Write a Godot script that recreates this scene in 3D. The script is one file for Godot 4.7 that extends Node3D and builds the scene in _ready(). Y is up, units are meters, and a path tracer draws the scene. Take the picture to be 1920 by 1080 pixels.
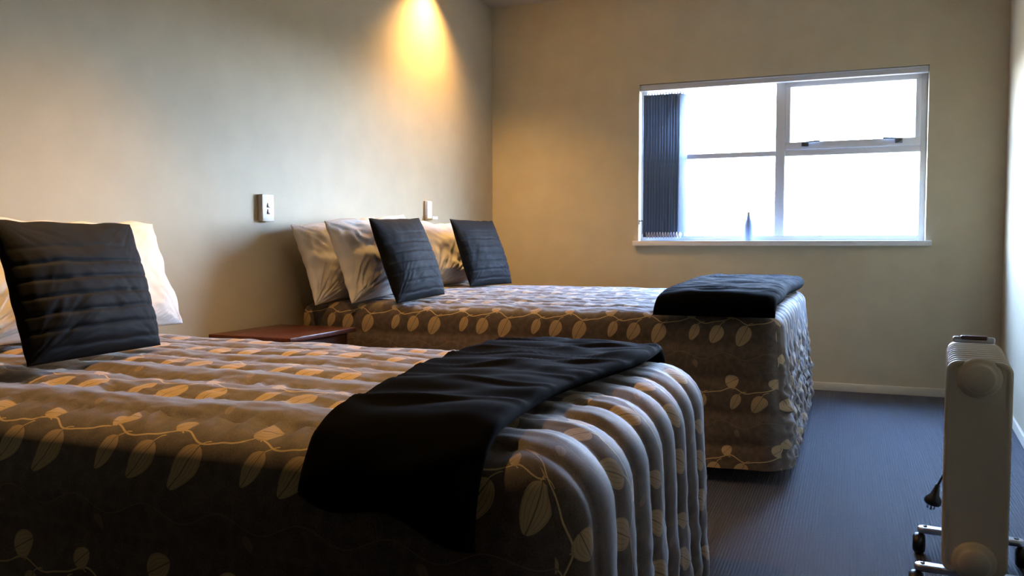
extends Node3D

var M := {}
var taken := {}
var noise := FastNoiseLite.new()

# ------------------------------------------------------------------ camera, sky, lamps
func _ready() -> void:
	var cam := Camera3D.new()
	cam.name = "camera"
	cam.fov = rad_to_deg(2.0 * atan(540.0 / 1580.0))
	cam.position = Vector3(2.21, 0.85, 5.19)
	cam.rotation = Vector3(-atan(83.0 / 1580.0), atan(630.0 / 1580.0), 0)
	cam.near = 0.02
	add_child(cam)
	cam.current = true

	var sky_mat := ProceduralSkyMaterial.new()
	sky_mat.sky_top_color = Color(0.60, 0.76, 1.0)
	sky_mat.sky_horizon_color = Color(0.88, 0.94, 1.0)
	sky_mat.ground_horizon_color = Color(0.40, 0.41, 0.40)
	sky_mat.ground_bottom_color = Color(0.27, 0.27, 0.26)
	var sky := Sky.new()
	sky.sky_material = sky_mat
	var env := Environment.new()
	env.background_mode = Environment.BG_SKY
	env.sky = sky
	env.background_energy_multiplier = 96.0
	env.tonemap_mode = Environment.TONE_MAPPER_LINEAR
	env.tonemap_exposure = 1.0
	env.sdfgi_enabled = true
	env.ssao_enabled = true
	env.ssil_enabled = true
	var we := WorldEnvironment.new()
	we.name = "environment"
	we.environment = env
	add_child(we)

	noise.seed = 7
	noise.noise_type = FastNoiseLite.TYPE_SIMPLEX_SMOOTH
	noise.frequency = 1.0
	noise.fractal_type = FastNoiseLite.FRACTAL_NONE

	materials()
	room()
	added_curtain()
	window_and_blind()
	ceiling_light(Vector3(0.17, 2.40, 0.95), 3.4, 58.0, "small round ceiling downlight grazing the wall above the wide bed")
	ceiling_light(Vector3(0.80, 2.40, 3.30), 4.6, 43.0, "small round ceiling downlight between the nightstand and the single bed")
	beds()
	nightstand()
	pillows()
	heater()
	wall_fittings()

# ------------------------------------------------------------------ helpers
func numbered(called: String) -> String:
	if not taken.has(called):
		taken[called] = 0
		return called
	taken[called] += 1
	return "%s_%03d" % [called, taken[called]]

func thing(called: String, label: String, category: String, at := Vector3.ZERO, turn := 0.0, group := "") -> Node3D:
	var o := Node3D.new()
	o.name = numbered(called)
	add_child(o)
	o.position = at
	o.rotation.y = turn
	tag(o, label, category, group)
	return o

func tag(o: Node3D, label: String, category: String, group := "") -> Node3D:
	o.set_meta("label", label)
	o.set_meta("category", category)
	if group != "":
		o.set_meta("group", group)
	return o

func obj(called: String, mesh: Mesh, m: Material, parent: Node = null, at := Vector3.ZERO) -> MeshInstance3D:
	var o := MeshInstance3D.new()
	o.name = called if parent != null else numbered(called)
	o.mesh = mesh
	o.material_override = m
	o.position = at
	if parent == null:
		add_child(o)
	else:
		parent.add_child(o, true)
	return o

func struct(called: String, mesh: Mesh, m: Material, label: String, category: String) -> MeshInstance3D:
	var o := obj(called, mesh, m)
	o.set_meta("kind", "structure")
	tag(o, label, category)
	return o

func finish(v: PackedVector3Array, uv: PackedVector2Array, idx: PackedInt32Array, closed := true) -> ArrayMesh:
	if closed:
		var vol := 0.0
		for i in range(0, idx.size(), 3):
			vol += v[idx[i]].dot(v[idx[i + 1]].cross(v[idx[i + 2]]))
		if vol > 0.0:
			for i in range(0, idx.size(), 3):
				var k := idx[i]
				idx[i] = idx[i + 1]
				idx[i + 1] = k
	var st := SurfaceTool.new()
	st.begin(Mesh.PRIMITIVE_TRIANGLES)
	for i in v.size():
		st.set_smooth_group(0)
		if uv.size() > i:
			st.set_uv(uv[i])
		st.add_vertex(v[i])
	for i in idx:
		st.add_index(i)
	st.generate_normals()
	return st.commit()

func quad(idx: PackedInt32Array, a: int, b: int, c: int, d: int) -> void:
	idx.append_array([a, b, c, a, c, d])

# box with rounded edges, centred
func rbox(s: Vector3, r := 0.004) -> ArrayMesh:
	var h := s / 2
	r = minf(r, minf(h.x, minf(h.y, h.z)) * 0.98)
	var v := PackedVector3Array()
	var idx := PackedInt32Array()
	for face in 6:
		var ax: int = face / 2
		var sg := 1.0 if face % 2 else -1.0
		var bx := (ax + 1) % 3
		var cx := (ax + 2) % 3
		var la := axis_steps(h[bx], r)
		var lb := axis_steps(h[cx], r)
		var first := v.size()
		for a in la:
			for b in lb:
				var q := Vector3.ZERO
				q[ax] = sg * h[ax]
				q[bx] = a
				q[cx] = b
				var inner := q.clamp(-h + Vector3.ONE * r, h - Vector3.ONE * r)
				v.append(inner + (q - inner).normalized() * r)
		for i in la.size() - 1:
			for j in lb.size() - 1:
				var k := first + i * lb.size() + j
				if sg > 0:
					quad(idx, k, k + 1, k + lb.size() + 1, k + lb.size())
				else:
					quad(idx, k, k + lb.size(), k + lb.size() + 1, k + 1)
	return finish(v, PackedVector2Array(), idx)

func axis_steps(h: float, r: float) -> Array:
	return [-h, -h + r * 0.42, -h + r, h - r, h - r * 0.42, h]

# joins several meshes into one part
func joined(list: Array) -> ArrayMesh:
	var st := SurfaceTool.new()
	st.begin(Mesh.PRIMITIVE_TRIANGLES)
	for e in list:
		st.append_from(e[0], 0, e[1])
	return st.commit()

func at3(p: Vector3) -> Transform3D:
	return Transform3D(Basis(), p)

func bar(a: Vector3, b: Vector3, r := 0.003) -> Array:   # rounded box between two corners
	return [rbox((b - a).abs(), r), at3((a + b) / 2)]

func boxes(list: Array, r := 0.003) -> ArrayMesh:
	var l := []
	for e in list:
		l.append(bar(e[0], e[1], r))
	return joined(l)

func lathe(profile: Array, n := 24) -> ArrayMesh:       # profile of (radius, height), round the y axis
	var v := PackedVector3Array()
	var idx := PackedInt32Array()
	for p in profile:
		for i in n:
			var a := TAU * i / n
			v.append(Vector3(cos(a) * p.x, p.y, sin(a) * p.x))
	for j in profile.size() - 1:
		for i in n:
			quad(idx, j * n + i, j * n + (i + 1) % n, (j + 1) * n + (i + 1) % n, (j + 1) * n + i)
	return finish(v, PackedVector2Array(), idx)

func tube(pts: Array, r: float, n := 10) -> ArrayMesh:
	var v := PackedVector3Array()
	var idx := PackedInt32Array()
	var side := Vector3.RIGHT
	for k in pts.size():
		var d: Vector3 = (pts[mini(k + 1, pts.size() - 1)] - pts[maxi(k - 1, 0)]).normalized()
		side = (side - d * side.dot(d))
		if side.length() < 0.05:
			side = d.cross(Vector3.UP) + d.cross(Vector3.RIGHT) * 0.3
		side = side.normalized()
		var up := d.cross(side)
		for i in n:
			var a := TAU * i / n
			v.append(pts[k] + (side * cos(a) + up * sin(a)) * r)
	for k in pts.size() - 1:
		for i in n:
			quad(idx, k * n + i, k * n + (i + 1) % n, (k + 1) * n + (i + 1) % n, (k + 1) * n + i)
	for e in [0, pts.size() - 1]:
		var c := v.size()
		v.append(pts[e])
		for i in n:
			if e == 0:
				idx.append_array([c, e * n + (i + 1) % n, e * n + i])
			else:
				idx.append_array([c, e * n + i, e * n + (i + 1) % n])
	return finish(v, PackedVector2Array(), idx)

# rounded rectangle outline in x,y; layers of (inset, z)
func plate(w: float, y0: float, y1: float, r: float, layers: Array, seg := 6) -> ArrayMesh:
	var v := PackedVector3Array()
	var idx := PackedInt32Array()
	var n := 4 * (seg + 1)
	for l in layers:
		var ins: float = l[0]
		var rr := maxf(r - ins, 0.001)
		var cs := [Vector2(w / 2 - r, y1 - r), Vector2(-w / 2 + r, y1 - r), Vector2(-w / 2 + r, y0 + r), Vector2(w / 2 - r, y0 + r)]
		if ins > r:
			var e := ins - r
			cs = [cs[0] + Vector2(-e, -e), cs[1] + Vector2(e, -e), cs[2] + Vector2(e, e), cs[3] + Vector2(-e, e)]
		for c in 4:
			for i in seg + 1:
				var a := PI / 2 * c + PI / 2 * i / seg
				v.append(Vector3(cs[c].x + cos(a) * rr, cs[c].y + sin(a) * rr, l[1]))
	for k in layers.size() - 1:
		for i in n:
			quad(idx, k * n + i, k * n + (i + 1) % n, (k + 1) * n + (i + 1) % n, (k + 1) * n + i)
	for e in [0, layers.size() - 1]:
		var c := v.size()
		v.append(Vector3(0, (y0 + y1) / 2, layers[e][1]))
		for i in n:
			if e == 0:
				idx.append_array([c, e * n + (i + 1) % n, e * n + i])
			else:
				idx.append_array([c, e * n + i, e * n + (i + 1) % n])
	return finish(v, PackedVector2Array(), idx)

# ------------------------------------------------------------------ materials
func mat(c: Color, rough := 0.6, metal := 0.0, spec := 0.5) -> StandardMaterial3D:
	var m := StandardMaterial3D.new()
	m.albedo_color = c
	m.roughness = rough
	m.metallic = metal
	m.metallic_specular = spec
	return m

func noise_tex(freq: float, ramp: Array, size := 512, octaves := 4, seedv := 1, as_normal := false) -> NoiseTexture2D:
	var n := FastNoiseLite.new()
	n.seed = seedv
	n.noise_type = FastNoiseLite.TYPE_SIMPLEX_SMOOTH
	n.frequency = freq
	n.fractal_octaves = octaves
	var t := NoiseTexture2D.new()
	t.width = size
	t.height = size
	t.seamless = true
	t.noise = n
	t.as_normal_map = as_normal
	if ramp.size():
		var g := Gradient.new()
		g.offsets = PackedFloat32Array([0.0, 1.0])
		g.colors = PackedColorArray(ramp)
		t.color_ramp = g
	return t

func materials() -> void:
	# painted plaster
	var w := mat(Color(0.800, 0.752, 0.638), 0.55, 0.0, 0.4)
	w.albedo_texture = noise_tex(0.012, [Color(0.95, 0.95, 0.95), Color(1, 1, 1)], 512, 5, 3)
	w.uv1_triplanar = true
	w.uv1_world_triplanar = true
	w.uv1_scale = Vector3.ONE * 0.7
	M.wall = w
	M.ceiling = mat(Color(0.74, 0.71, 0.65), 0.8)
	M.trim = mat(Color(0.86, 0.82, 0.74), 0.45)
	M.sill = mat(Color(0.93, 0.93, 0.93), 0.4)
	M.aluminium = mat(Color(0.93, 0.94, 0.96), 0.35)
	M.steel = mat(Color(0.72, 0.73, 0.76), 0.3, 0.9)
	M.headrail = mat(Color(0.80, 0.81, 0.84), 0.3)
	M.latch = mat(Color(0.45, 0.46, 0.48), 0.35, 0.6)
	var g := mat(Color(0.95, 0.98, 1.0, 0.06), 0.02)
	g.transparency = BaseMaterial3D.TRANSPARENCY_ALPHA
	M.glass = g
	var s := mat(Color(0.48, 0.53, 0.60), 0.75)
	s.backlight = Color(0.82, 0.88, 0.96)
	s.albedo_texture = noise_tex(0.05, [Color(0.85, 0.85, 0.85), Color(1, 1, 1)], 256, 3, 9)
	s.uv1_triplanar = true
	s.uv1_scale = Vector3(12, 2, 12)
	M.slat = s
	M.dimming_drape = mat(Color(0.13, 0.14, 0.18), 0.9)  # dark cloth added out of view to soak up bounced light
	M.chain = mat(Color(0.85, 0.85, 0.88), 0.4)
	M.weight = mat(Color(0.30, 0.31, 0.36), 0.5)
	# ribbed carpet
	var c := mat(Color(1, 1, 1), 0.85, 0.0, 0.5)
	var im := Image.create(256, 256, false, Image.FORMAT_RGB8)
	var hm := Image.create(256, 256, false, Image.FORMAT_RGB8)
	var rng := RandomNumberGenerator.new()
	rng.seed = 11
	for y in 256:
		for x in 256:
			var rib := 0.5 + 0.5 * cos(TAU * x / 32.0)
			var loop := 0.5 + 0.5 * sin(TAU * (y / 21.33 + (0.5 if (x / 32) % 2 else 0.0)))
			var k := 0.80 + 0.28 * rng.randf()
			var fleck := 1.9 if rng.randf() < 0.006 else 1.0
			im.set_pixel(x, y, Color(0.112 * k * fleck, 0.130 * k * fleck, 0.212 * k * fleck))
			var hh := pow(rib, 0.7) * (0.72 + 0.28 * loop)
			hm.set_pixel(x, y, Color(hh, hh, hh))
	c.albedo_texture = ImageTexture.create_from_image(im)
	c.heightmap_enabled = true
	c.heightmap_texture = ImageTexture.create_from_image(hm)
	c.heightmap_scale = 0.3
	c.uv1_triplanar = true
	c.uv1_world_triplanar = true
	c.uv1_scale = Vector3.ONE * 14.0
	c.rim_enabled = true
	c.rim = 0.28
	M.carpet = c
	M.pillow = mat(Color(0.90, 0.88, 0.85), 0.75)
	var b := mat(Color(0.036, 0.038, 0.046), 0.74, 0.0, 0.3)
	b.rim_enabled = true
	b.rim = 0.05
	M.cushion = b
	var t := mat(Color(0.020, 0.020, 0.028), 0.95, 0.0, 0.15)
	M.throw = t
	M.mattress = mat(Color(0.75, 0.73, 0.70), 0.9)
	M.base = mat(Color(0.09, 0.085, 0.085), 0.9)
	# mahogany laminate
	var ma := mat(Color(1, 1, 1), 0.32)
	var wood := Image.create(256, 512, false, Image.FORMAT_RGB8)
	for y in 512:
		for x in 256:
			var gr := 0.5 + 0.5 * noise.get_noise_2d(x * 0.09, y * 0.006)
			var fine := 0.5 + 0.5 * noise.get_noise_2d(x * 0.5 + 90, y * 0.03)
			var kk := 0.72 + 0.3 * gr + 0.16 * fine
			wood.set_pixel(x, y, Color(0.34 * kk, 0.165 * kk, 0.12 * kk))
	ma.albedo_texture = ImageTexture.create_from_image(wood)
	ma.uv1_triplanar = true
	ma.uv1_scale = Vector3.ONE * 2.4
	M.mahogany = ma
	M.heater = mat(Color(0.80, 0.76, 0.67), 0.38)
	M.black = mat(Color(0.03, 0.03, 0.035), 0.4)
	M.brown = mat(Color(0.22, 0.10, 0.08), 0.35)
	M.plastic = mat(Color(0.90, 0.89, 0.85), 0.35)
	M.rocker = mat(Color(0.95, 0.95, 0.93), 0.25)
	M.dark_gap = mat(Color(0.25, 0.24, 0.22), 0.6)
	M.bottle = mat(Color(0.62, 0.70, 0.86), 0.3)
	M.quilt = quilt_material()

# printed leaf vines on taupe cloth; one tile is 0.30 m along the bed and 0.48 m across
const TW := 640
const TH := 1024
func quilt_material() -> StandardMaterial3D:
	var im := Image.create(TW, TH, false, Image.FORMAT_RGB8)
	for y in TH:
		for x in TW:
			var ax := TAU * x / TW
			var n := noise.get_noise_3d(cos(ax) * 2.2, sin(ax) * 2.2, y * 0.018) * 0.5 + noise.get_noise_2d(x * 0.11, y * 0.11) * 0.5
			var k := 1.0 + 0.38 * n
			im.set_pixel(x, y, Color(0.320 * k, 0.262 * k, 0.215 * k))
	for row in 2:
		var off := 0.5 * TW * row
		var y0 := TH * (0.10 + 0.5 * row)
		var pale := Color(0.77, 0.66, 0.47)
		var gold := Color(0.72, 0.61, 0.44)
		# main vine, two waves to the tile
		for i in 1400:
			var t := i / 1400.0
			var yy := y0 + 20.0 * sin(TAU * 2.0 * t) + 7.0 * sin(TAU * 4.0 * t + 0.6) + 5.0 * sin(TAU * t)
			disc(im, off + t * TW, yy, 3.4, pale)
		# buds towards the middle of the bed
		stalk(im, off + 0.42 * TW, y0 - 12, off + 0.41 * TW, y0 - 42, 2.2, pale)
		leaf(im, off + 0.40 * TW, y0 - 70, 100, 100, -0.5, gold)
		stalk(im, off + 0.90 * TW, y0 - 14, off + 0.87 * TW, y0 - 42, 2.2, pale)
		leaf(im, off + 0.86 * TW, y0 - 60, 77, 74, -0.7, gold)
		# hanging leaves
		stalk(im, off + 0.56 * TW, y0 + 6, off + 0.47 * TW, y0 + 34, 2.4, pale)
		leaf(im, off + 0.44 * TW, y0 + 84, 128, 71, 2.0, gold)
		stalk(im, off + 0.80 * TW, y0 + 4, off + 0.74 * TW, y0 + 36, 2.4, pale)
		leaf(im, off + 0.70 * TW, y0 + 96, 144, 99, 2.1, gold)
		stalk(im, off + 1.12 * TW, y0 + 10, off + 1.05 * TW, y0 + 34, 2.4, pale)
		leaf(im, off + 1.01 * TW, y0 + 104, 163, 106, 2.05, gold)
		# thin tone on tone vine with drawn leaves between the rows
		var dim := Color(0.46, 0.37, 0.30)
		for i in 1400:
			var t := i / 1400.0
			disc(im, off + t * TW, y0 + TH * 0.25 + 26.0 * sin(TAU * 2.0 * t + 1.0), 1.7, dim)
		leaf_line(im, off + 0.22 * TW, y0 + TH * 0.25 - 52, 74, 40, 1.3, Color(0.43, 0.31, 0.26))
		leaf_line(im, off + 0.72 * TW, y0 + TH * 0.25 - 56, 84, 46, 1.9, Color(0.43, 0.31, 0.26))
		leaf(im, off + 0.47 * TW, y0 + TH * 0.25 + 62, 60, 34, 1.2, Color(0.50, 0.41, 0.32))
	var m := mat(Color(1, 1, 1), 0.68, 0.0, 0.5)
	m.albedo_texture = ImageTexture.create_from_image(im)
	m.rim_enabled = true
	m.rim = 0.8
	return m

func disc(im: Image, cx: float, cy: float, r: float, c: Color) -> void:
	for y in range(int(cy - r), int(cy + r) + 2):
		for x in range(int(cx - r), int(cx + r) + 2):
			if (x - cx) * (x - cx) + (y - cy) * (y - cy) <= r * r:
				im.set_pixel(posmod(x, TW), posmod(y, TH), c)

func stalk(im: Image, x0: float, y0: float, x1: float, y1: float, r: float, c: Color) -> void:
	for i in 40:
		var t := i / 39.0
		disc(im, lerpf(x0, x1, t), lerpf(y0, y1, t * t), r, c)

func leaf(im: Image, cx: float, cy: float, lng: float, wide: float, ang: float, c: Color) -> void:
	var r := int(lng * 0.6) + 2
	var ca := cos(ang)
	var sa := sin(ang)
	for y in range(int(cy) - r, int(cy) + r):
		for x in range(int(cx) - r, int(cx) + r):
			var dx := x - cx
			var dy := y - cy
			var u := (dx * ca + dy * sa) / (lng / 2)
			var v := (-dx * sa + dy * ca) / (wide / 2)
			if absf(u) > 1.0:
				continue
			var edge := pow(1.0 - u * u, 0.55) * (1.0 - 0.25 * u)
			if absf(v) > edge:
				continue
			var line := fposmod((v / maxf(edge, 0.05)) * 3.2 + u * u * 0.6 * signf(v), 1.0)
			var k := 0.74 if line < 0.13 else 1.0
			if absf(v) < 0.05:
				k = 0.62
			im.set_pixel(posmod(x, TW), posmod(y, TH), Color(c.r * k, c.g * k, c.b * k))

func leaf_line(im: Image, cx: float, cy: float, lng: float, wide: float, ang: float, c: Color) -> void:
	for s in [-1.0, 0.0, 1.0]:
		for i in 160:
			var u: float = -1.0 + i / 79.5
			var v: float = s * pow(maxf(1.0 - u * u, 0.0), 0.62) * (1.0 - 0.25 * u)
			var lx := u * lng / 2
			var ly: float = v * wide / 2
			disc(im, cx + lx * cos(ang) - ly * sin(ang), cy + lx * sin(ang) + ly * cos(ang), 1.4, c)

# ------------------------------------------------------------------ the room
const WX0 := 0.990
const WX1 := 2.605
const WY0 := 0.868
const WY1 := 1.832
const RT := -0.06     # the long wall by the heater runs in by 6 cm to the metre

func room() -> void:
	struct("floor", boxes([[Vector3(-0.15, -0.1, -0.15), Vector3(3.3, 0, 7.15)]], 0.001), M.carpet, "dark navy ribbed carpet covering the whole floor", "floor")
	struct("ceiling", boxes([[Vector3(-0.15, 2.4, -0.15), Vector3(3.3, 2.5, 7.15)]], 0.001), M.ceiling, "plain painted ceiling over the bedroom", "ceiling")
	struct("wall_left", boxes([[Vector3(-0.15, 0, -0.15), Vector3(0, 2.4, 7.15)]], 0.001), M.wall, "long beige wall behind the heads of both beds", "wall")
	struct("wall_back", holed(Rect2(0, 0, 3.15, 2.4), Rect2(WX0, WY0 - 0.03, WX1 - WX0, WY1 - WY0 + 0.03), -0.15, 0.0), M.wall, "beige wall with the wide window in it", "wall")
	struct("wall_front", boxes([[Vector3(0, 0, 7.0), Vector3(3.15, 2.4, 7.15)]], 0.001), M.wall, "beige end wall opposite the window", "wall")
	var wr := struct("wall_right", boxes([[Vector3(0, 0, -0.02), Vector3(0.14, 2.4, 7.05)]], 0.001), M.wall, "plain wall beside the oil heater", "wall")
	wr.position = Vector3(2.985, 0, 0)
	wr.rotation.y = atan(RT)
	struct("baseboard_back", boxes([[Vector3(0.013, 0, 0), Vector3(2.972, 0.047, 0.012)]], 0.003), M.trim, "low pale skirting board along the window wall", "baseboard")
	struct("baseboard_left", boxes([[Vector3(0, 0, 0), Vector3(0.012, 0.047, 7.0)]], 0.003), M.trim, "low pale skirting board behind the beds", "baseboard")
	var br := struct("baseboard_right", boxes([[Vector3(-0.012, 0, 0.0), Vector3(0, 0.047, 6.95)]], 0.003), M.trim, "low pale skirting board beside the oil heater", "baseboard")
	br.position = Vector3(2.985, 0, 0)
	br.rotation.y = atan(RT)

# slab with an opening, flat shaded
func holed(o: Rect2, h: Rect2, z0: float, z1: float) -> ArrayMesh:
	var st := SurfaceTool.new()
	st.begin(Mesh.PRIMITIVE_TRIANGLES)
	var ring := func(r: Rect2) -> Array: return [r.position, Vector2(r.end.x, r.position.y), r.end, Vector2(r.position.x, r.end.y)]
	var a: Array = ring.call(o)
	var b: Array = ring.call(h)
	var face := func(p: Array, n: Vector3) -> void:
		var order := [0, 1, 2, 0, 2, 3]
		if (p[1] - p[0]).cross(p[2] - p[0]).dot(n) > 0:
			order = [0, 2, 1, 0, 3, 2]
		for k in order:
			st.set_normal(n)
			st.add_vertex(p[k])
	for i in 4:
		var j := (i + 1) % 4
		for z in [z0, z1]:
			face.call([Vector3(a[i].x, a[i].y, z), Vector3(a[j].x, a[j].y, z), Vector3(b[j].x, b[j].y, z), Vector3(b[i].x, b[i].y, z)], Vector3(0, 0, 1.0 if z == z1 else -1.0))
		var d: Vector2 = (b[j] - b[i]).normalized()
		face.call([Vector3(b[i].x, b[i].y, z0), Vector3(b[j].x, b[j].y, z0), Vector3(b[j].x, b[j].y, z1), Vector3(b[i].x, b[i].y, z1)], Vector3(-d.y, d.x, 0))
		face.call([Vector3(a[i].x, a[i].y, z0), Vector3(a[j].x, a[j].y, z0), Vector3(a[j].x, a[j].y, z1), Vector3(a[i].x, a[i].y, z1)], Vector3(d.y, -d.x, 0))
	return st.commit()

func added_curtain() -> void:  # unseen dark cloth, added so the end wall bounces less light onto the foreground
	var t := thing("added_curtain", "unseen floor length dark cloth added across the end wall to dim the room", "added_curtain", Vector3(1.35, 0, 6.88))
	var v := PackedVector3Array()
	var idx := PackedInt32Array()
	var n := 240
	for side in 2:
		for j in 2:
			for i in n + 1:
				var x := -1.30 + 2.55 * i / n
				v.append(Vector3(x, 0.02 + 2.28 * j, 0.035 * sin(x * 52.0) + 0.008 * sin(x * 23.0) + 0.002 * side))
	var m := n + 1
	for i in n:
		quad(idx, i, i + 1, m + i + 1, m + i)
		quad(idx, 2 * m + i, 3 * m + i, 3 * m + i + 1, 2 * m + i + 1)
	obj("dimming_drape", finish(v, PackedVector2Array(), idx), M.dimming_drape, t)
	obj("added_rail", rbox(Vector3(2.60, 0.03, 0.05), 0.006), M.aluminium, t, Vector3(-0.02, 2.32, 0))

func window_and_blind() -> void:
	var sl := struct("trim_1", boxes([[Vector3(WX0 - 0.03, WY0 - 0.03, 0.001), Vector3(WX1 + 0.03, WY0, 0.034)], [Vector3(WX0, WY0 - 0.03, -0.15), Vector3(WX1, WY0, 0.004)]], 0.003), M.sill, "white window sill board under the wide window", "window sill")
	sl.set_meta("kind", "structure")
	var w := Node3D.new()
	w.name = "window_1"
	add_child(w)
	w.set_meta("kind", "structure")
	tag(w, "wide aluminium window with four panes and bright daylight outside", "window")
	var z0 := -0.125
	var z1 := -0.085
	var f := 0.032
	obj("window_frame", boxes([
		[Vector3(WX0, WY0, z0), Vector3(WX0 + f, WY1, z1)],
		[Vector3(WX1 - f, WY0, z0), Vector3(WX1, WY1, z1)],
		[Vector3(WX0 + f, WY0, z0), Vector3(WX1 - f, WY0 + f, z1)],
		[Vector3(WX0 + f, WY1 - f, z0), Vector3(WX1 - f, WY1, z1)]]), M.aluminium, w)
	var mx0 := 1.795
	var mx1 := 1.850
	obj("mullion", boxes([[Vector3(mx0, WY0 + f, z0), Vector3(mx1, WY1 - f, z1 + 0.006)]]), M.aluminium, w)
	obj("transom", boxes([[Vector3(WX0 + f, 1.372, z0), Vector3(mx0, 1.402, z1)]]), M.aluminium, w)
	obj("transom", boxes([[Vector3(mx1, 1.368, z0), Vector3(WX1 - f, 1.404, z1)]]), M.aluminium, w)
	# the awning sash in the upper half beside the mullion
	var sash := obj("awning_sash", boxes([
		[Vector3(mx1, 1.404, z0 + 0.004), Vector3(WX1 - f, 1.448, z1 + 0.008)],
		[Vector3(mx1, WY1 - f - 0.03, z0 + 0.004), Vector3(WX1 - f, WY1 - f, z1 + 0.008)],
		[Vector3(mx1, 1.448, z0 + 0.004), Vector3(mx1 + 0.028, WY1 - f - 0.03, z1 + 0.008)],
		[Vector3(WX1 - f - 0.028, 1.448, z0 + 0.004), Vector3(WX1 - f, WY1 - f - 0.03, z1 + 0.008)]]), M.aluminium, w)
	for k in 2:
		var x: float = [1.962, 2.462][k]
		var sg: float = [1.0, -1.0][k]
		var l := obj("latch", joined([
			[rbox(Vector3(0.040, 0.030, 0.016), 0.004), at3(Vector3(x, 1.432, z1 + 0.016))],
			[rbox(Vector3(0.075, 0.009, 0.010), 0.003), Transform3D(Basis(Vector3.BACK, 0.06 * sg), Vector3(x + sg * 0.045, 1.446, z1 + 0.024))]]), M.latch, sash)
		l.set_meta("label", "grey casement latch")
	for r in [[WX0 + f, mx0, WY0 + f, 1.372], [WX0 + f, mx0, 1.402, WY1 - f], [mx1, WX1 - f, WY0 + f, 1.368], [mx1 + 0.028, WX1 - f - 0.028, 1.448, WY1 - f - 0.03]]:
		obj("pane", boxes([[Vector3(r[0], r[2], -0.108), Vector3(r[1], r[3], -0.104)]], 0.0005), M.glass, w)

	# vertical blind drawn to one side
	var vb := thing("vertical_blind", "dark slate vertical blind drawn together at one side of the window", "blind", Vector3(1.15, 0.885, -0.03))
	var o := vb.position
	obj("headrail", boxes([
		[Vector3(WX0 + 0.003, WY1 - 0.038, -0.052) - o, Vector3(WX1 - 0.003, WY1 - 0.002, -0.012) - o],
		[Vector3(WX0 + 0.003, WY1 - 0.012, -0.012) - o, Vector3(WX1 - 0.003, WY1 - 0.004, -0.006) - o]], 0.002), M.headrail, vb)
	var n := 13
	var slat := slat_mesh(0.089, 0.875)
	var slatw := rbox(Vector3(0.006, 0.028, 0.080), 0.002)
	for i in n:
		var x := 1.043 + 0.213 * i / (n - 1)
		var at := Vector3(x, WY0 + 0.022, -0.034) - o
		var yaw := -0.5 - 0.06 * sin(i * 1.9)
		var s := obj("slat", slat, M.slat, vb, at)
		s.rotation.y = yaw
		var bw := obj("bottom_weight", slatw, M.weight, s, Vector3(0, 0.016, 0))
		bw.rotation.y = 0.0
		obj("carrier", rbox(Vector3(0.006, 0.022, 0.012), 0.002), M.chain, s, Vector3(0, 0.882, 0))
	# bead chain zigzag between the bottom weights
	for row in 2:
		var pts := []
		for i in n * 4 + 1:
			var t := i / float(n * 4)
			pts.append(Vector3(1.040 + 0.222 * t, WY0 + 0.034 + 0.016 * (1.0 if i % 4 < 2 else -1.0) + (0.004 if i % 2 else -0.004), 0.014 + 0.004 * row) - o)
		obj("spacer_chain", tube(pts, 0.0013, 6), M.chain, vb)
	var hk := thing("cord_hook", "small grey angled cord hook fixed in the window reveal beside the blind", "hook", Vector3(WX0, 0.90, -0.02))
	obj("plate", rbox(Vector3(0.005, 0.030, 0.016), 0.002), M.latch, hk, Vector3(0.003, 0.085, 0))
	obj("arm", joined([[rbox(Vector3(0.022, 0.008, 0.008), 0.002), at3(Vector3(0.014, 0.092, 0))], [rbox(Vector3(0.009, 0.085, 0.006), 0.002), at3(Vector3(0.024, 0.052, 0))]]), M.latch, hk)

	# washed out slim thing on the sill
	var bt := thing("sill_bottle", "slim pale blue bottle on the window sill, washed out by daylight", "bottle", Vector3(1.650, WY0, -0.045))
	obj("body", lathe([Vector2(0.0, 0.0), Vector2(0.025, 0.0), Vector2(0.028, 0.006), Vector2(0.028, 0.085), Vector2(0.024, 0.110), Vector2(0.013, 0.132), Vector2(0.011, 0.152), Vector2(0.0, 0.152)], 20), M.bottle, bt)
	obj("nozzle", joined([[rbox(Vector3(0.016, 0.022, 0.014), 0.003), at3(Vector3(0, 0.161, 0))], [rbox(Vector3(0.034, 0.006, 0.008), 0.002), at3(Vector3(0.016, 0.166, 0))]]), M.plastic, bt)

func slat_mesh(wd: float, h: float) -> ArrayMesh:       # bowed strip of stiff cloth, along z
	var v := PackedVector3Array()
	var idx := PackedInt32Array()
	var n := 8
	for side in 2:
		for j in 2:
			for i in n + 1:
				var t := -1.0 + 2.0 * i / n
				v.append(Vector3(0.006 * (1 - t * t) - 0.003 + (0.0006 if side else -0.0006), h * j, t * wd / 2))
	var m := n + 1
	for i in n:
		quad(idx, i, i + 1, m + i + 1, m + i)
		quad(idx, 2 * m + i, 3 * m + i, 3 * m + i + 1, 2 * m + i + 1)
		quad(idx, i, 2 * m + i, 2 * m + i + 1, i + 1)
		quad(idx, m + i, m + i + 1, 3 * m + i + 1, 3 * m + i)
	quad(idx, 0, m, 3 * m, 2 * m)
	quad(idx, n, 2 * m + n, 3 * m + n, m + n)
	return finish(v, PackedVector2Array(), idx)

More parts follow.
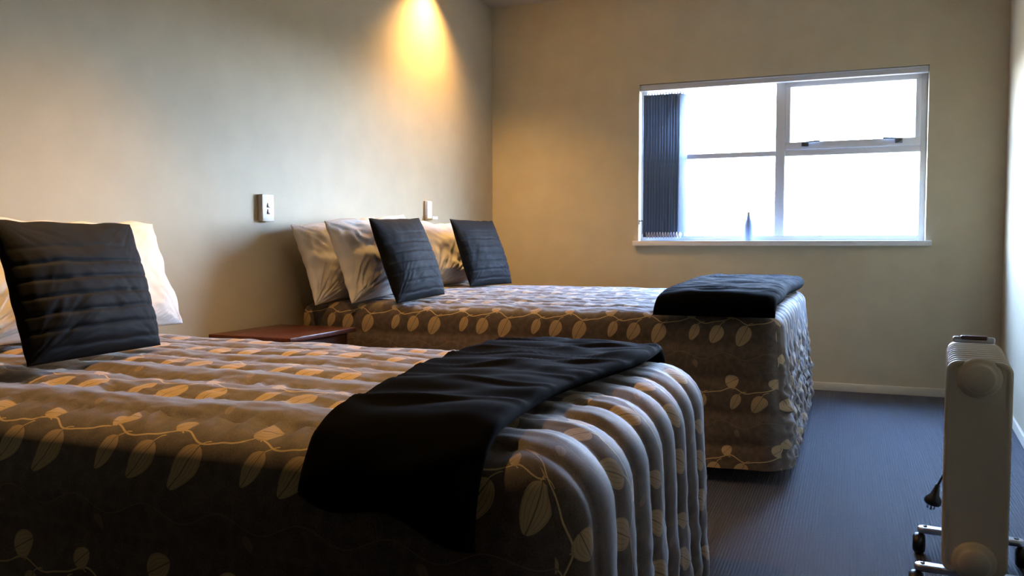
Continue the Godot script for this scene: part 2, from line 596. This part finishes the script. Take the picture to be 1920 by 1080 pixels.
func ceiling_light(at: Vector3, energy: float, cone: float, label: String) -> void:
	var t := thing("ceiling_light", label, "light", at, 0.0, "ceiling downlights")
	obj("trim_ring", lathe([Vector2(0.036, -0.001), Vector2(0.048, -0.001), Vector2(0.050, -0.004), Vector2(0.044, -0.008), Vector2(0.036, -0.006), Vector2(0.036, -0.001)], 32), M.aluminium, t)
	var glow := mat(Color(1, 0.9, 0.7), 0.4)
	glow.emission_enabled = true
	glow.emission = Color(1.0, 0.80, 0.45)
	glow.emission_energy_multiplier = 6.0
	obj("lamp_lens", lathe([Vector2(0.0, -0.001), Vector2(0.035, -0.001), Vector2(0.033, -0.004), Vector2(0.0, -0.005)], 24), glow, t)
	var l := SpotLight3D.new()
	l.name = "lamp_light"
	l.light_color = Color(1.0, 0.77, 0.45)
	l.light_energy = energy
	l.light_size = 0.035
	l.spot_angle = cone
	l.spot_angle_attenuation = 0.9
	l.spot_range = 12.0
	l.spot_attenuation = 2.0
	l.shadow_enabled = true
	l.position = Vector3(0, -0.02, 0)
	l.rotation.x = -PI / 2
	t.add_child(l)

# ------------------------------------------------------------------ beds
const PITCH := 0.118

func bulge(p: float, amp: float) -> float:
	return amp * pow(absf(sin(PI * p / PITCH)), 0.60)

func seam_near(p: float) -> float:                      # 1 on a seam, 0 between seams
	return pow(absf(cos(PI * p / PITCH)), 6.0)

# top of the bedclothes without the quilting: local point for x along the bed, p across (0 in the middle), offset outwards
func over(bed: Dictionary, x: float, p: float, off: float) -> Vector3:
	var zi: float = bed.hw - bed.r
	var h: float = bed.h
	var sg := signf(p)
	var a := absf(p)
	if a <= zi:
		return Vector3(x, h + crown(bed, x, p) + off, p - x * bed.shear)
	var arc: float = (a - zi) / bed.r
	if arc <= PI / 2:
		return Vector3(x, h - bed.r + (bed.r + off) * cos(arc), sg * (zi + (bed.r + off) * sin(arc)) - x * bed.shear)
	var d: float = a - zi - bed.r * PI / 2
	return Vector3(x, h - bed.r - d, sg * (bed.hw + off + bed.flare * d) - x * bed.shear)

func crown(bed: Dictionary, x: float, z: float) -> float:
	var zi: float = bed.hw - bed.r
	var xi: float = bed.l - bed.r
	return bed.crown * (1.0 - (z / zi) * (z / zi)) * (1.0 - pow(clampf(x / xi, 0, 1), 6.0))

func bedspread_mesh(bed: Dictionary, seedv: float) -> ArrayMesh:
	var v := PackedVector3Array()
	var uv := PackedVector2Array()
	var idx := PackedInt32Array()
	var amp: float = bed.amp
	var zi: float = bed.hw - bed.r
	var xi: float = bed.l - bed.r
	var h: float = bed.h
	var n_z := int(round(2 * zi / 0.0095))
	var n_x := int(round(xi / 0.018))
	# top
	for i in n_x + 1:
		for j in n_z + 1:
			var x := xi * i / n_x
			var z := -zi + 2 * zi * j / n_z
			v.append(Vector3(x, h + crown(bed, x, z) + top_disp(bed, x, z, seedv), z))
			uv.append(Vector2(x / 0.30, z / 0.48 + bed.vo))
	for i in n_x:
		for j in n_z:
			var k := i * (n_z + 1) + j
			quad(idx, k, k + n_z + 1, k + n_z + 2, k + 1)
	# skirt: columns of [centre, outward normal, kind, along, mitre]
	var strips := []
	var s1 := []
	for i in n_x + 1:
		var x := xi * i / n_x
		s1.append([Vector2(x, zi), Vector2(0, 1), 0, x, 1.0])
	for i in range(1, 7):
		var a := PI / 4 * i / 6.0
		s1.append([Vector2(xi, zi), Vector2(sin(a), cos(a)), 0, xi + bed.r * a, 1.0 - i / 6.0])
	strips.append(s1)
	var s2 := []
	for i in range(6, 0, -1):
		var a := PI / 4 * i / 6.0
		s2.append([Vector2(xi, zi), Vector2(cos(a), sin(a)), 1, zi + bed.r * a, 1.0 - i / 6.0])
	for j in n_z + 1:
		var z := zi - 2 * zi * j / n_z
		s2.append([Vector2(xi, z), Vector2(1, 0), 1, z, 1.0])
	for i in range(1, 7):
		var a := PI / 4 * i / 6.0
		s2.append([Vector2(xi, -zi), Vector2(cos(a), -sin(a)), 1, -zi - bed.r * a, 1.0 - i / 6.0])
	strips.append(s2)
	var s3 := []
	for i in range(6, 0, -1):
		var a := PI / 4 * i / 6.0
		s3.append([Vector2(xi, -zi), Vector2(sin(a), -cos(a)), 2, xi + bed.r * a, 1.0 - i / 6.0])
	for i in n_x + 1:
		var x := xi - xi * i / n_x
		s3.append([Vector2(x, -zi), Vector2(0, -1), 2, x, 1.0])
	strips.append(s3)
	var rows := []
	for k in 9:
		rows.append(bed.r * PI / 2 * k / 8.0)
	var drop: float = h - bed.r - bed.hem
	var nd := int(drop / 0.0105)
	for k in range(1, nd + 1):
		rows.append(bed.r * PI / 2 + drop * k / nd)
	for st in strips:
		var first := v.size()
		for c in st:
			for a in rows:
				var cc: Vector2 = c[0]
				var nn: Vector2 = c[1]
				var th: float = minf(a / bed.r, PI / 2)
				var d: float = maxf(a - bed.r * PI / 2, 0.0)
				var pos := Vector3(cc.x + nn.x * (bed.r * sin(th) + bed.flare * d), h - bed.r + bed.r * cos(th) - d, cc.y + nn.y * (bed.r * sin(th) + bed.flare * d))
				var nrm := Vector3(nn.x * sin(th), cos(th), nn.y * sin(th))
				var m: float = lerpf(1.0, smoothstep(0.0, 1.0, c[4]), smoothstep(0.0, 1.0, th / (PI / 2)))
				var disp := 0.0
				var low := clampf(d / 0.25, 0.0, 1.0)
				if c[2] == 1:
					var z: float = c[3]
					if absf(z) > zi:
						z = signf(z) * (zi + (absf(z) - zi) * smoothstep(0.0, 1.0, th / (PI / 2)))
					var wob: float = noise.get_noise_2d(z * 3.0 + seedv, d * 4.0) * 0.016 * low
					disp = bulge(z + wob, amp * (1.0 + bed.foot * low)) + foot_creases(z + wob, d, seedv) * low * bed.pucker
					uv.append(Vector2((xi + a) / 0.30, c[3] / 0.48 + bed.vo))
				else:
					var p: float = zi + a
					var sg := 1.0 if c[2] == 0 else -1.0
					var wob2: float = noise.get_noise_2d(c[3] * 2.2 + seedv * 3.0, a * 4.0) * 0.010 * low
					disp = bulge(sg * (p + wob2), amp * (1.0 + 0.6 * low)) + foot_creases(p + wob2, c[3], seedv + 31.0) * 0.45 * low
					uv.append(Vector2(c[3] / 0.30, sg * p / 0.48 + bed.vo))
				disp += 0.006 * noise.get_noise_3d(pos.x * 4.0 + seedv, pos.y * 4.0, pos.z * 4.0) * low
				if a == 0.0:
					disp = top_disp(bed, cc.x, cc.y, seedv)
				else:
					var edge := top_disp(bed, cc.x, cc.y, seedv)
					disp = lerpf(edge, disp * m, smoothstep(0.0, 0.6, th / (PI / 2)))
				v.append(pos + nrm * disp)
		var nr := rows.size()
		for i in st.size() - 1:
			for j in nr - 1:
				var k: int = first + i * nr + j
				quad(idx, k, k + nr, k + nr + 1, k + 1)
	for i in v.size():
		v[i].z -= v[i].x * bed.shear
	return finish(v, uv, idx, false)

func top_disp(bed: Dictionary, x: float, z: float, seedv: float) -> float:
	var wob := noise.get_noise_2d(x * 2.0 + seedv, z * 2.0) * 0.005
	var d := bulge(z + wob, bed.amp)
	d += 0.0055 * noise.get_noise_2d(x * 26.0 + seedv, z * 9.0) * seam_near(z + wob) * 1.6
	d += 0.005 * noise.get_noise_2d(x * 3.0, z * 3.0 + seedv)
	d += bed.rumple * noise.get_noise_2d(x * 14.0 + seedv * 2.0, z * 30.0)
	return d

func foot_creases(z: float, d: float, seedv: float) -> float:
	return 0.006 * noise.get_noise_2d(z * 14.0 + seedv, d * 16.0) + 0.008 * noise.get_noise_2d(z * 7.0 - seedv, d * 30.0) * (0.35 + seam_near(z))

# a folded blanket laid across: x0(t), x1(t) along p0..p1
func throw_mesh(bed: Dictionary, p0: float, p1: float, xs: Callable, thick: float, lift: float, seedv: float, wr: float, hang: float) -> ArrayMesh:
	var v := PackedVector3Array()
	var uv := PackedVector2Array()
	var idx := PackedInt32Array()
	var na := 48
	var nb := 150
	for side in 2:
		for b in nb + 1:
			var tb := b / float(nb)
			var e := (1.0 - cos(PI * tb)) / 2 * 0.35 + tb * 0.65
			var lim: Vector2 = xs.call(e)
			for a in na + 1:
				var ta := a / float(na)
				var ea := (1.0 - cos(PI * ta)) / 2 * 0.5 + ta * 0.5
				var x := lerpf(lim.x, lim.y, ea)
				var p := lerpf(p0, p1 + hang * (ea - 0.3) + hang * 0.25 * sin(ea * 9.0), e)
				var ra := minf(minf(ea, 1.0 - ea) * absf(lim.y - lim.x), minf(e, 1.0 - e) * absf(p1 - p0))
				var rnd := thick * 0.75
				var full := 1.0 if ra >= rnd else sqrt(maxf(1.0 - pow(1.0 - ra / rnd, 2.0), 0.0))
				var off := lift
				var mid := lift + thick * 0.5
				var w1 := noise.get_noise_2d(x * 5.0 + p * 9.0 + seedv, p * 3.0 - x * 4.0)
				var w2 := 1.0 - sqrt(0.02 + pow(noise.get_noise_2d((p * 0.86 + x * 0.5) * 6.5 - seedv, (x * 0.86 - p * 0.5) * 2.0), 2.0)) * 2.4
				if side == 0:
					off = mid + thick * 0.5 * full + (wr * w1 + wr * 2.2 * pow(maxf(w2, 0.0), 2.5)) * full
				else:
					off = mid - thick * 0.5 * full
				v.append(over(bed, x, p, off))
				uv.append(Vector2(x, p))
	var m := na + 1
	var half := (nb + 1) * m
	for b in nb:
		for a in na:
			var k := b * m + a
			quad(idx, k, k + 1, k + m + 1, k + m)
			quad(idx, half + k, half + k + m, half + k + m + 1, half + k + 1)
	return finish(v, uv, idx, true)

func bed_frame(at: Vector3, turn: float, bed: Dictionary, label: String) -> void:
	var t := thing("bed", label, "bed", at, turn)
	var hw: float = bed.hw - 0.035
	var l: float = bed.l - 0.035 - absf(turn) * 0.9
	var top: float = bed.h - 0.03
	obj("mattress", boxes([[Vector3(0.02, 0.34, -hw), Vector3(l, top, hw)]], 0.05), M.mattress, t)
	obj("base", boxes([[Vector3(0.02, 0.05, -hw + 0.005), Vector3(l - 0.005, 0.338, hw - 0.005)]], 0.012), M.base, t)
	for x in [0.14, l - 0.14]:
		for z in [-hw + 0.12, hw - 0.12]:
			obj("leg", lathe([Vector2(0.0, 0.0), Vector2(0.026, 0.0), Vector2(0.028, 0.01), Vector2(0.024, 0.051), Vector2(0.0, 0.051)], 14), M.black, t, Vector3(x, 0, z))

func beds() -> void:
	var single := {"hw": 0.575, "h": 0.548, "l": 1.85, "crown": 0.020, "amp": 0.013, "hem": 0.05, "vo": 0.985, "foot": 0.6, "pucker": 0.6, "rumple": 0.0022, "r": 0.105, "flare": 0.03, "shear": 0.0}
	var a1 := Vector3(0.03, 0, 3.585)
	bed_frame(a1, 0.0, single, "single bed beside the nightstand, hidden under its leaf patterned bedspread")
	var q1 := obj("bedspread", bedspread_mesh(single, 3.0), M.quilt)
	q1.position = a1
	tag(q1, "brown channel quilted bedspread with leaf vines on the single bed", "bedspread", "leaf patterned bedspreads")
	var t1 := obj("throw_blanket", throw_mesh(single, -0.575, 0.610, func(e: float) -> Vector2: return Vector2(1.33 + 0.12 * pow(e, 1.3), 1.74 - 0.02 * e + 0.02 * sin(e * 7.0)), 0.026, 0.026, 5.0, 0.006, 0.03), M.throw)
	t1.position = a1
	tag(t1, "black throw draped down the side of the single bed by its foot", "blanket", "black throw blankets")

	var wide := {"hw": 0.865, "h": 0.590, "l": 1.93, "crown": 0.024, "amp": 0.010, "hem": 0.055, "vo": 0.30, "foot": 0.5, "pucker": 1.7, "rumple": 0.0030, "r": 0.050, "flare": 0.08, "shear": 0.042}
	var a2 := Vector3(0.065, 0, 1.325)
	bed_frame(a2, deg_to_rad(2.4), wide, "wide bed between the nightstand and the window, hidden under its bedspread")
	var q2 := obj("bedspread", bedspread_mesh(wide, 17.0), M.quilt)
	q2.position = a2
	tag(q2, "brown quilted bedspread with leaf vines on the wide bed by the window", "bedspread", "leaf patterned bedspreads")
	var t2 := obj("throw_blanket", throw_mesh(wide, -0.80, 0.868, func(e: float) -> Vector2: return Vector2(1.46 + 0.03 * e, 1.93 - 0.02 * e + 0.01 * sin(e * 9.0)), 0.062, 0.026, 23.0, 0.006, 0.0), M.throw)
	t2.position = a2
	tag(t2, "thick folded black throw lying across the foot of the wide bed", "blanket", "black throw blankets")

func nightstand() -> void:
	var t := thing("nightstand", "low mahogany nightstand between the two beds", "nightstand", Vector3(0.197, 0, 2.505))
	obj("top", rbox(Vector3(0.365, 0.018, 0.43), 0.003), M.mahogany, t, Vector3(0, 0.506, 0))
	obj("body", boxes([
		[Vector3(-0.17, 0.06, -0.195), Vector3(0.155, 0.496, -0.178)],
		[Vector3(-0.17, 0.06, 0.178), Vector3(0.155, 0.496, 0.195)],
		[Vector3(-0.17, 0.06, -0.178), Vector3(-0.158, 0.496, 0.178)],
		[Vector3(-0.158, 0.06, -0.178), Vector3(0.155, 0.078, 0.178)],
		[Vector3(-0.158, 0.33, -0.178), Vector3(0.15, 0.345, 0.178)]], 0.002), M.mahogany, t)
	obj("plinth", boxes([[Vector3(-0.16, 0.0, -0.185), Vector3(0.135, 0.06, 0.185)]], 0.003), M.base, t)
	var d := obj("drawer", rbox(Vector3(0.018, 0.145, 0.352), 0.003), M.mahogany, t, Vector3(0.148, 0.419, 0))
	obj("knob", lathe([Vector2(0.0, 0.0), Vector2(0.007, 0.0), Vector2(0.006, 0.012), Vector2(0.014, 0.018), Vector2(0.012, 0.026), Vector2(0.0, 0.028)], 16), M.steel, d, Vector3(0.009, 0, 0)).rotation.z = -PI / 2

# ------------------------------------------------------------------ pillows and cushions
# local: x across, y up from the lower edge, z out of the face
func pillow_mesh(w: float, h: float, t: float, seedv: float, tucks: Array, wr: float, ears: float) -> ArrayMesh:
	var v := PackedVector3Array()
	var uv := PackedVector2Array()
	var idx := PackedInt32Array()
	var nu := 64
	var nv := 96 if tucks.size() else 56
	for side in 2:
		for j in nv + 1:
			for i in nu + 1:
				var u := -cos(PI * i / nu) * 0.55 + (-1.0 + 2.0 * i / nu) * 0.45
				var s := -1.0 + 2.0 * j / nv
				if not tucks.size():
					s = -cos(PI * j / nv) * 0.55 + s * 0.45
				var a := 1.0 - pow(absf(u), 2.4)
				var b := 1.0 - pow(absf(s), 2.4)
				var full := pow(maxf(a * b, 0.0), 0.52)
				var x := w / 2 * u * (1.0 - ears * cos(s * PI / 2))
				var y := h / 2 * s * (1.0 - (ears if s > 0.0 else ears * 0.15) * cos(u * PI / 2))
				var ruffle := 0.35 if tucks.size() else 1.0
				x += ruffle * 0.006 * noise.get_noise_2d(s * 3.0 + seedv, 5.0 + u) * absf(u)
				y += ruffle * 0.008 * noise.get_noise_2d(u * 2.4 - seedv, 9.0 + s) * maxf(s, 0.0)
				var z := t / 2 * full * (1.0 - 0.16 * s)
				if side == 0:
					# folds: long creases that run in from the corners, and soft lumps
					var r1 := Vector2(u + 1.0, s + 1.0)
					var r2 := Vector2(u - 1.0, s + 1.0)
					var r3 := Vector2(absf(u) - 1.0, s - 1.0)
					var f1 := (1.0 - 2.2 * absf(noise.get_noise_2d(r1.angle() * 5.0 + seedv, r1.length() * 0.9))) * exp(-r1.length() * 1.1)
					var f2 := (1.0 - 2.2 * absf(noise.get_noise_2d(r2.angle() * 5.0 - seedv, r2.length() * 0.9))) * exp(-r2.length() * 1.1)
					var f3 := (1.0 - 2.2 * absf(noise.get_noise_2d(r3.angle() * 4.0 + 2 * seedv, r3.length()))) * exp(-r3.length() * 1.6)
					var lump := noise.get_noise_2d(u * 1.7 + seedv, s * 1.5 - seedv) + 0.4 * noise.get_noise_2d(u * 4.0 - seedv, s * 3.0)
					z += wr * (1.4 * f1 + 1.4 * f2 + f3 + 0.8 * lump) * pow(maxf(a * b, 0.0), 0.35)
					for q in tucks:
						var yy: float = q[0] + 0.012 * noise.get_noise_2d(u * 2.0 + q[0] * 9.0, seedv)
						var dist := absf(s - yy) * h / 2
						z -= q[1] * exp(-pow(dist / 0.0042, 2.0)) * pow(maxf(a, 0.0), 0.4)
						z += q[1] * 0.7 * exp(-pow((dist - 0.011) / 0.010, 2.0)) * pow(maxf(a * b, 0.0), 0.5)
				else:
					z = -0.75 * z
				if i == 0 or i == nu or j == 0 or j == nv:
					z = 0.0
				v.append(Vector3(x, y + h / 2, z))
				uv.append(Vector2(u * 0.5 + 0.5, s * 0.5 + 0.5))
	var m := nu + 1
	var half := (nv + 1) * m
	for j in nv:
		for i in nu:
			var k := j * m + i
			quad(idx, k, k + 1, k + m + 1, k + m)
			quad(idx, half + k, half + k + m, half + k + m + 1, half + k + 1)
	return finish(v, uv, idx, true)

# bottom centre, how far it leans back to the wall, turned, rolled (degrees)
func lay_pillow(o: MeshInstance3D, at: Vector3, lean: float, yaw: float, roll: float) -> void:
	var facing := Basis(Vector3.UP, deg_to_rad(90 + yaw))            # local z to +x, local x to -z
	o.transform = Transform3D(facing * Basis(Vector3.RIGHT, deg_to_rad(-lean)) * Basis(Vector3.BACK, deg_to_rad(roll)), at)

func pillows() -> void:
	var g := "white bed pillows"
	var p := obj("pillow", pillow_mesh(0.72, 0.350, 0.15, 4.0, [], 0.010, 0.05), M.pillow)
	lay_pillow(p, Vector3(0.215, 0.592, 3.42), 20, 0, 0)
	tag(p, "white pillow behind the black cushion on the single bed", "pillow", g)
	p = obj("pillow", pillow_mesh(0.70, 0.350, 0.13, 12.0, [], 0.014, 0.05), M.pillow)
	lay_pillow(p, Vector3(0.165, 0.622, 1.92), 17, 0, 4.5)
	tag(p, "white pillow against the wall behind another pillow on the wide bed", "pillow", g)
	p = obj("pillow", pillow_mesh(0.70, 0.365, 0.13, 21.0, [], 0.018, 0.05), M.pillow)
	lay_pillow(p, Vector3(0.315, 0.624, 1.88), 19, 0, 3.5)
	tag(p, "creased white pillow propped on another pillow, beside the nightstand", "pillow", g)
	p = obj("pillow", pillow_mesh(0.70, 0.360, 0.15, 33.0, [], 0.010, 0.05), M.pillow)
	lay_pillow(p, Vector3(0.225, 0.628, 0.99), 19, 0, 0)
	tag(p, "white pillow behind the black cushion that is closer to the window", "pillow", g)
	var tk := []
	for k in 7:
		tk.append([-0.84 + 0.235 * k, 0.0038 if k < 6 else 0.0014])
	var c := obj("cushion", pillow_mesh(0.40, 0.322, 0.11, 51.0, tk, 0.003, 0.02), M.cushion)
	lay_pillow(c, Vector3(0.60, 0.592, 3.735), 16, 4, 0)
	tag(c, "black pintucked cushion on the single bed", "cushion", "black cushions")
	c = obj("cushion", pillow_mesh(0.42, 0.370, 0.12, 63.0, tk, 0.003, 0.03), M.cushion)
	lay_pillow(c, Vector3(0.51, 0.614, 1.97), 20, -2, 2)
	tag(c, "black pintucked cushion propped on two white pillows of the wide bed", "cushion", "black cushions")
	c = obj("cushion", pillow_mesh(0.42, 0.375, 0.12, 77.0, tk, 0.003, 0.035), M.cushion)
	lay_pillow(c, Vector3(0.43, 0.628, 1.02), 20, -9, 0)
	tag(c, "black pintucked cushion of the wide bed closer to the window", "cushion", "black cushions")

# ------------------------------------------------------------------ oil heater
func heater() -> void:
	var t := thing("oil_heater", "cream oil filled column heater on wheels beside the plain wall", "heater", Vector3(2.497, 0, 2.995), deg_to_rad(-5.4))
	var hw := 0.137
	var y0 := 0.075
	var y1 := 0.578
	var pf := obj("fin", plate(hw, y0, y1, 0.026, [[0.020, -0.012], [0.004, -0.012], [0.0, -0.010], [0.0, -0.004], [0.003, -0.001], [0.009, 0.0], [0.012, -0.002], [0.016, -0.002]]), M.heater, t)
	for y in [0.540, 0.106]:
		var b := obj("boss", lathe([Vector2(0.0, 0.022), Vector2(0.030, 0.022), Vector2(0.033, 0.019), Vector2(0.034, 0.010), Vector2(0.040, 0.007), Vector2(0.048, 0.0), Vector2(0.0, 0.0)], 32), M.heater, pf, Vector3(0, y, -0.002))
		b.rotation.x = PI / 2
	var fin := plate(hw, y0, y1, 0.026, [[0.020, -0.012], [0.006, -0.012], [0.0015, -0.010], [0.0, -0.007], [0.0, -0.005], [0.0015, -0.002], [0.006, 0.0], [0.020, 0.0]])
	for k in range(1, 10):
		obj("fin", fin, M.heater, t, Vector3(0, 0, -0.044 * k))
	for y in [0.540, 0.106]:
		var tb := obj("oil_tube", lathe([Vector2(0.0, 0.0), Vector2(0.030, 0.0), Vector2(0.030, 0.44), Vector2(0.0, 0.44)], 20), M.heater, t, Vector3(0, y, -0.006))
		tb.rotation.x = -PI / 2
	obj("control_box", plate(hw - 0.006, 0.09, 0.572, 0.024, [[0.02, -0.50], [0.004, -0.50], [0.0, -0.495], [0.0, -0.425], [0.004, -0.42], [0.02, -0.42]]), M.heater, t)
	var hd := obj("handle", rbox(Vector3(0.104, 0.018, 0.016), 0.006), M.steel, t, Vector3(0, 0.582, -0.455))
	obj("grip", rbox(Vector3(0.066, 0.012, 0.020), 0.004), M.brown, hd, Vector3(0, 0.006, 0))
	for z in [-0.036, -0.335]:
		var fb := obj("foot_bar", joined([
			[plate(0.036, -0.127, 0.127, 0.017, [[0.002, 0.0], [0.0, 0.003], [0.0, 0.012], [0.003, 0.015], [0.008, 0.0155]]), Transform3D(Basis(Vector3.RIGHT, -PI / 2) * Basis(Vector3.BACK, PI / 2), Vector3(0, 0.058, z))]]), M.steel, t)
		for s in [-1, 1]:
			obj("screw", lathe([Vector2(0, 0), Vector2(0.006, 0), Vector2(0.005, 0.003), Vector2(0, 0.0035)], 12), M.latch, fb, Vector3(s * 0.108, 0.0733, z))
			var wh := obj("wheel", lathe([Vector2(0.0, -0.016), Vector2(0.020, -0.016), Vector2(0.027, -0.010), Vector2(0.028, 0.0), Vector2(0.027, 0.010), Vector2(0.020, 0.016), Vector2(0.0, 0.016)], 22), M.black, t, Vector3(s * 0.122, 0.028, z + 0.006))
			wh.rotation.z = PI / 2
	# mains lead hanging from the far end with its plug
	var pts := []
	var ctrl := Curve3D.new()
	ctrl.add_point(Vector3(-0.030, 0.24, -0.497), Vector3.ZERO, Vector3(0.0, 0.0, -0.03))
	ctrl.add_point(Vector3(-0.045, 0.22, -0.530), Vector3(0.0, 0.02, 0.0), Vector3(-0.010, -0.03, 0.0))
	ctrl.add_point(Vector3(-0.080, 0.142, -0.53), Vector3(0.012, 0.03, 0.0), Vector3.ZERO)
	for k in 41:
		pts.append(ctrl.sample_baked(ctrl.get_baked_length() * k / 40.0))
	var cord := obj("power_cord", tube(pts, 0.0036, 8), M.black, t)
	var plug := obj("plug", lathe([Vector2(0.0, 0.0), Vector2(0.021, 0.0), Vector2(0.024, -0.006), Vector2(0.023, -0.018), Vector2(0.013, -0.030), Vector2(0.008, -0.050), Vector2(0.006, -0.062), Vector2(0.0, -0.062)].map(func(q: Vector2) -> Vector2: return Vector2(q.x, -q.y)), 18), M.black, cord, Vector3(-0.094, 0.084, -0.53))
	plug.rotation.z = -0.24
	for k in 3:
		obj("pin", rbox(Vector3(0.006, 0.016, 0.002), 0.0008), M.steel, plug, Vector3(0.009 * (k - 1), -0.008, 0.006 if k == 1 else -0.004))

# ------------------------------------------------------------------ things on the wall
func wall_fittings() -> void:
	var s := thing("light_switch", "white double rocker switch on the wall above the nightstand", "switch", Vector3(0.0, 0.995, 2.372))
	obj("back_box", rbox(Vector3(0.016, 0.108, 0.072), 0.003), M.plastic, s, Vector3(0.008, 0, 0))
	obj("face_plate", rbox(Vector3(0.007, 0.110, 0.074), 0.003), M.plastic, s, Vector3(0.0195, 0, 0))
	for y in [0.012, -0.014]:
		var r := obj("rocker", rbox(Vector3(0.006, 0.017, 0.012), 0.002), M.rocker, s, Vector3(0.0245, y, 0))
		r.rotation.z = 0.22
		obj("surround", rbox(Vector3(0.002, 0.022, 0.017), 0.0008), M.dark_gap, r, Vector3(-0.0025, 0, 0))
	var h := thing("wall_holder", "slim white holder with a projecting lip on the wall over the wide bed", "holder", Vector3(0.0, 1.035, 0.945))
	obj("back_plate", rbox(Vector3(0.014, 0.110, 0.070), 0.003), M.plastic, h, Vector3(0.007, 0, 0))
	obj("cover", rbox(Vector3(0.006, 0.096, 0.058), 0.002), M.rocker, h, Vector3(0.017, 0.004, 0))
	obj("lip", joined([[rbox(Vector3(0.040, 0.006, 0.066), 0.002), at3(Vector3(0.033, -0.047, 0))], [rbox(Vector3(0.004, 0.016, 0.066), 0.0015), at3(Vector3(0.052, -0.040, 0))]]), M.plastic, h)
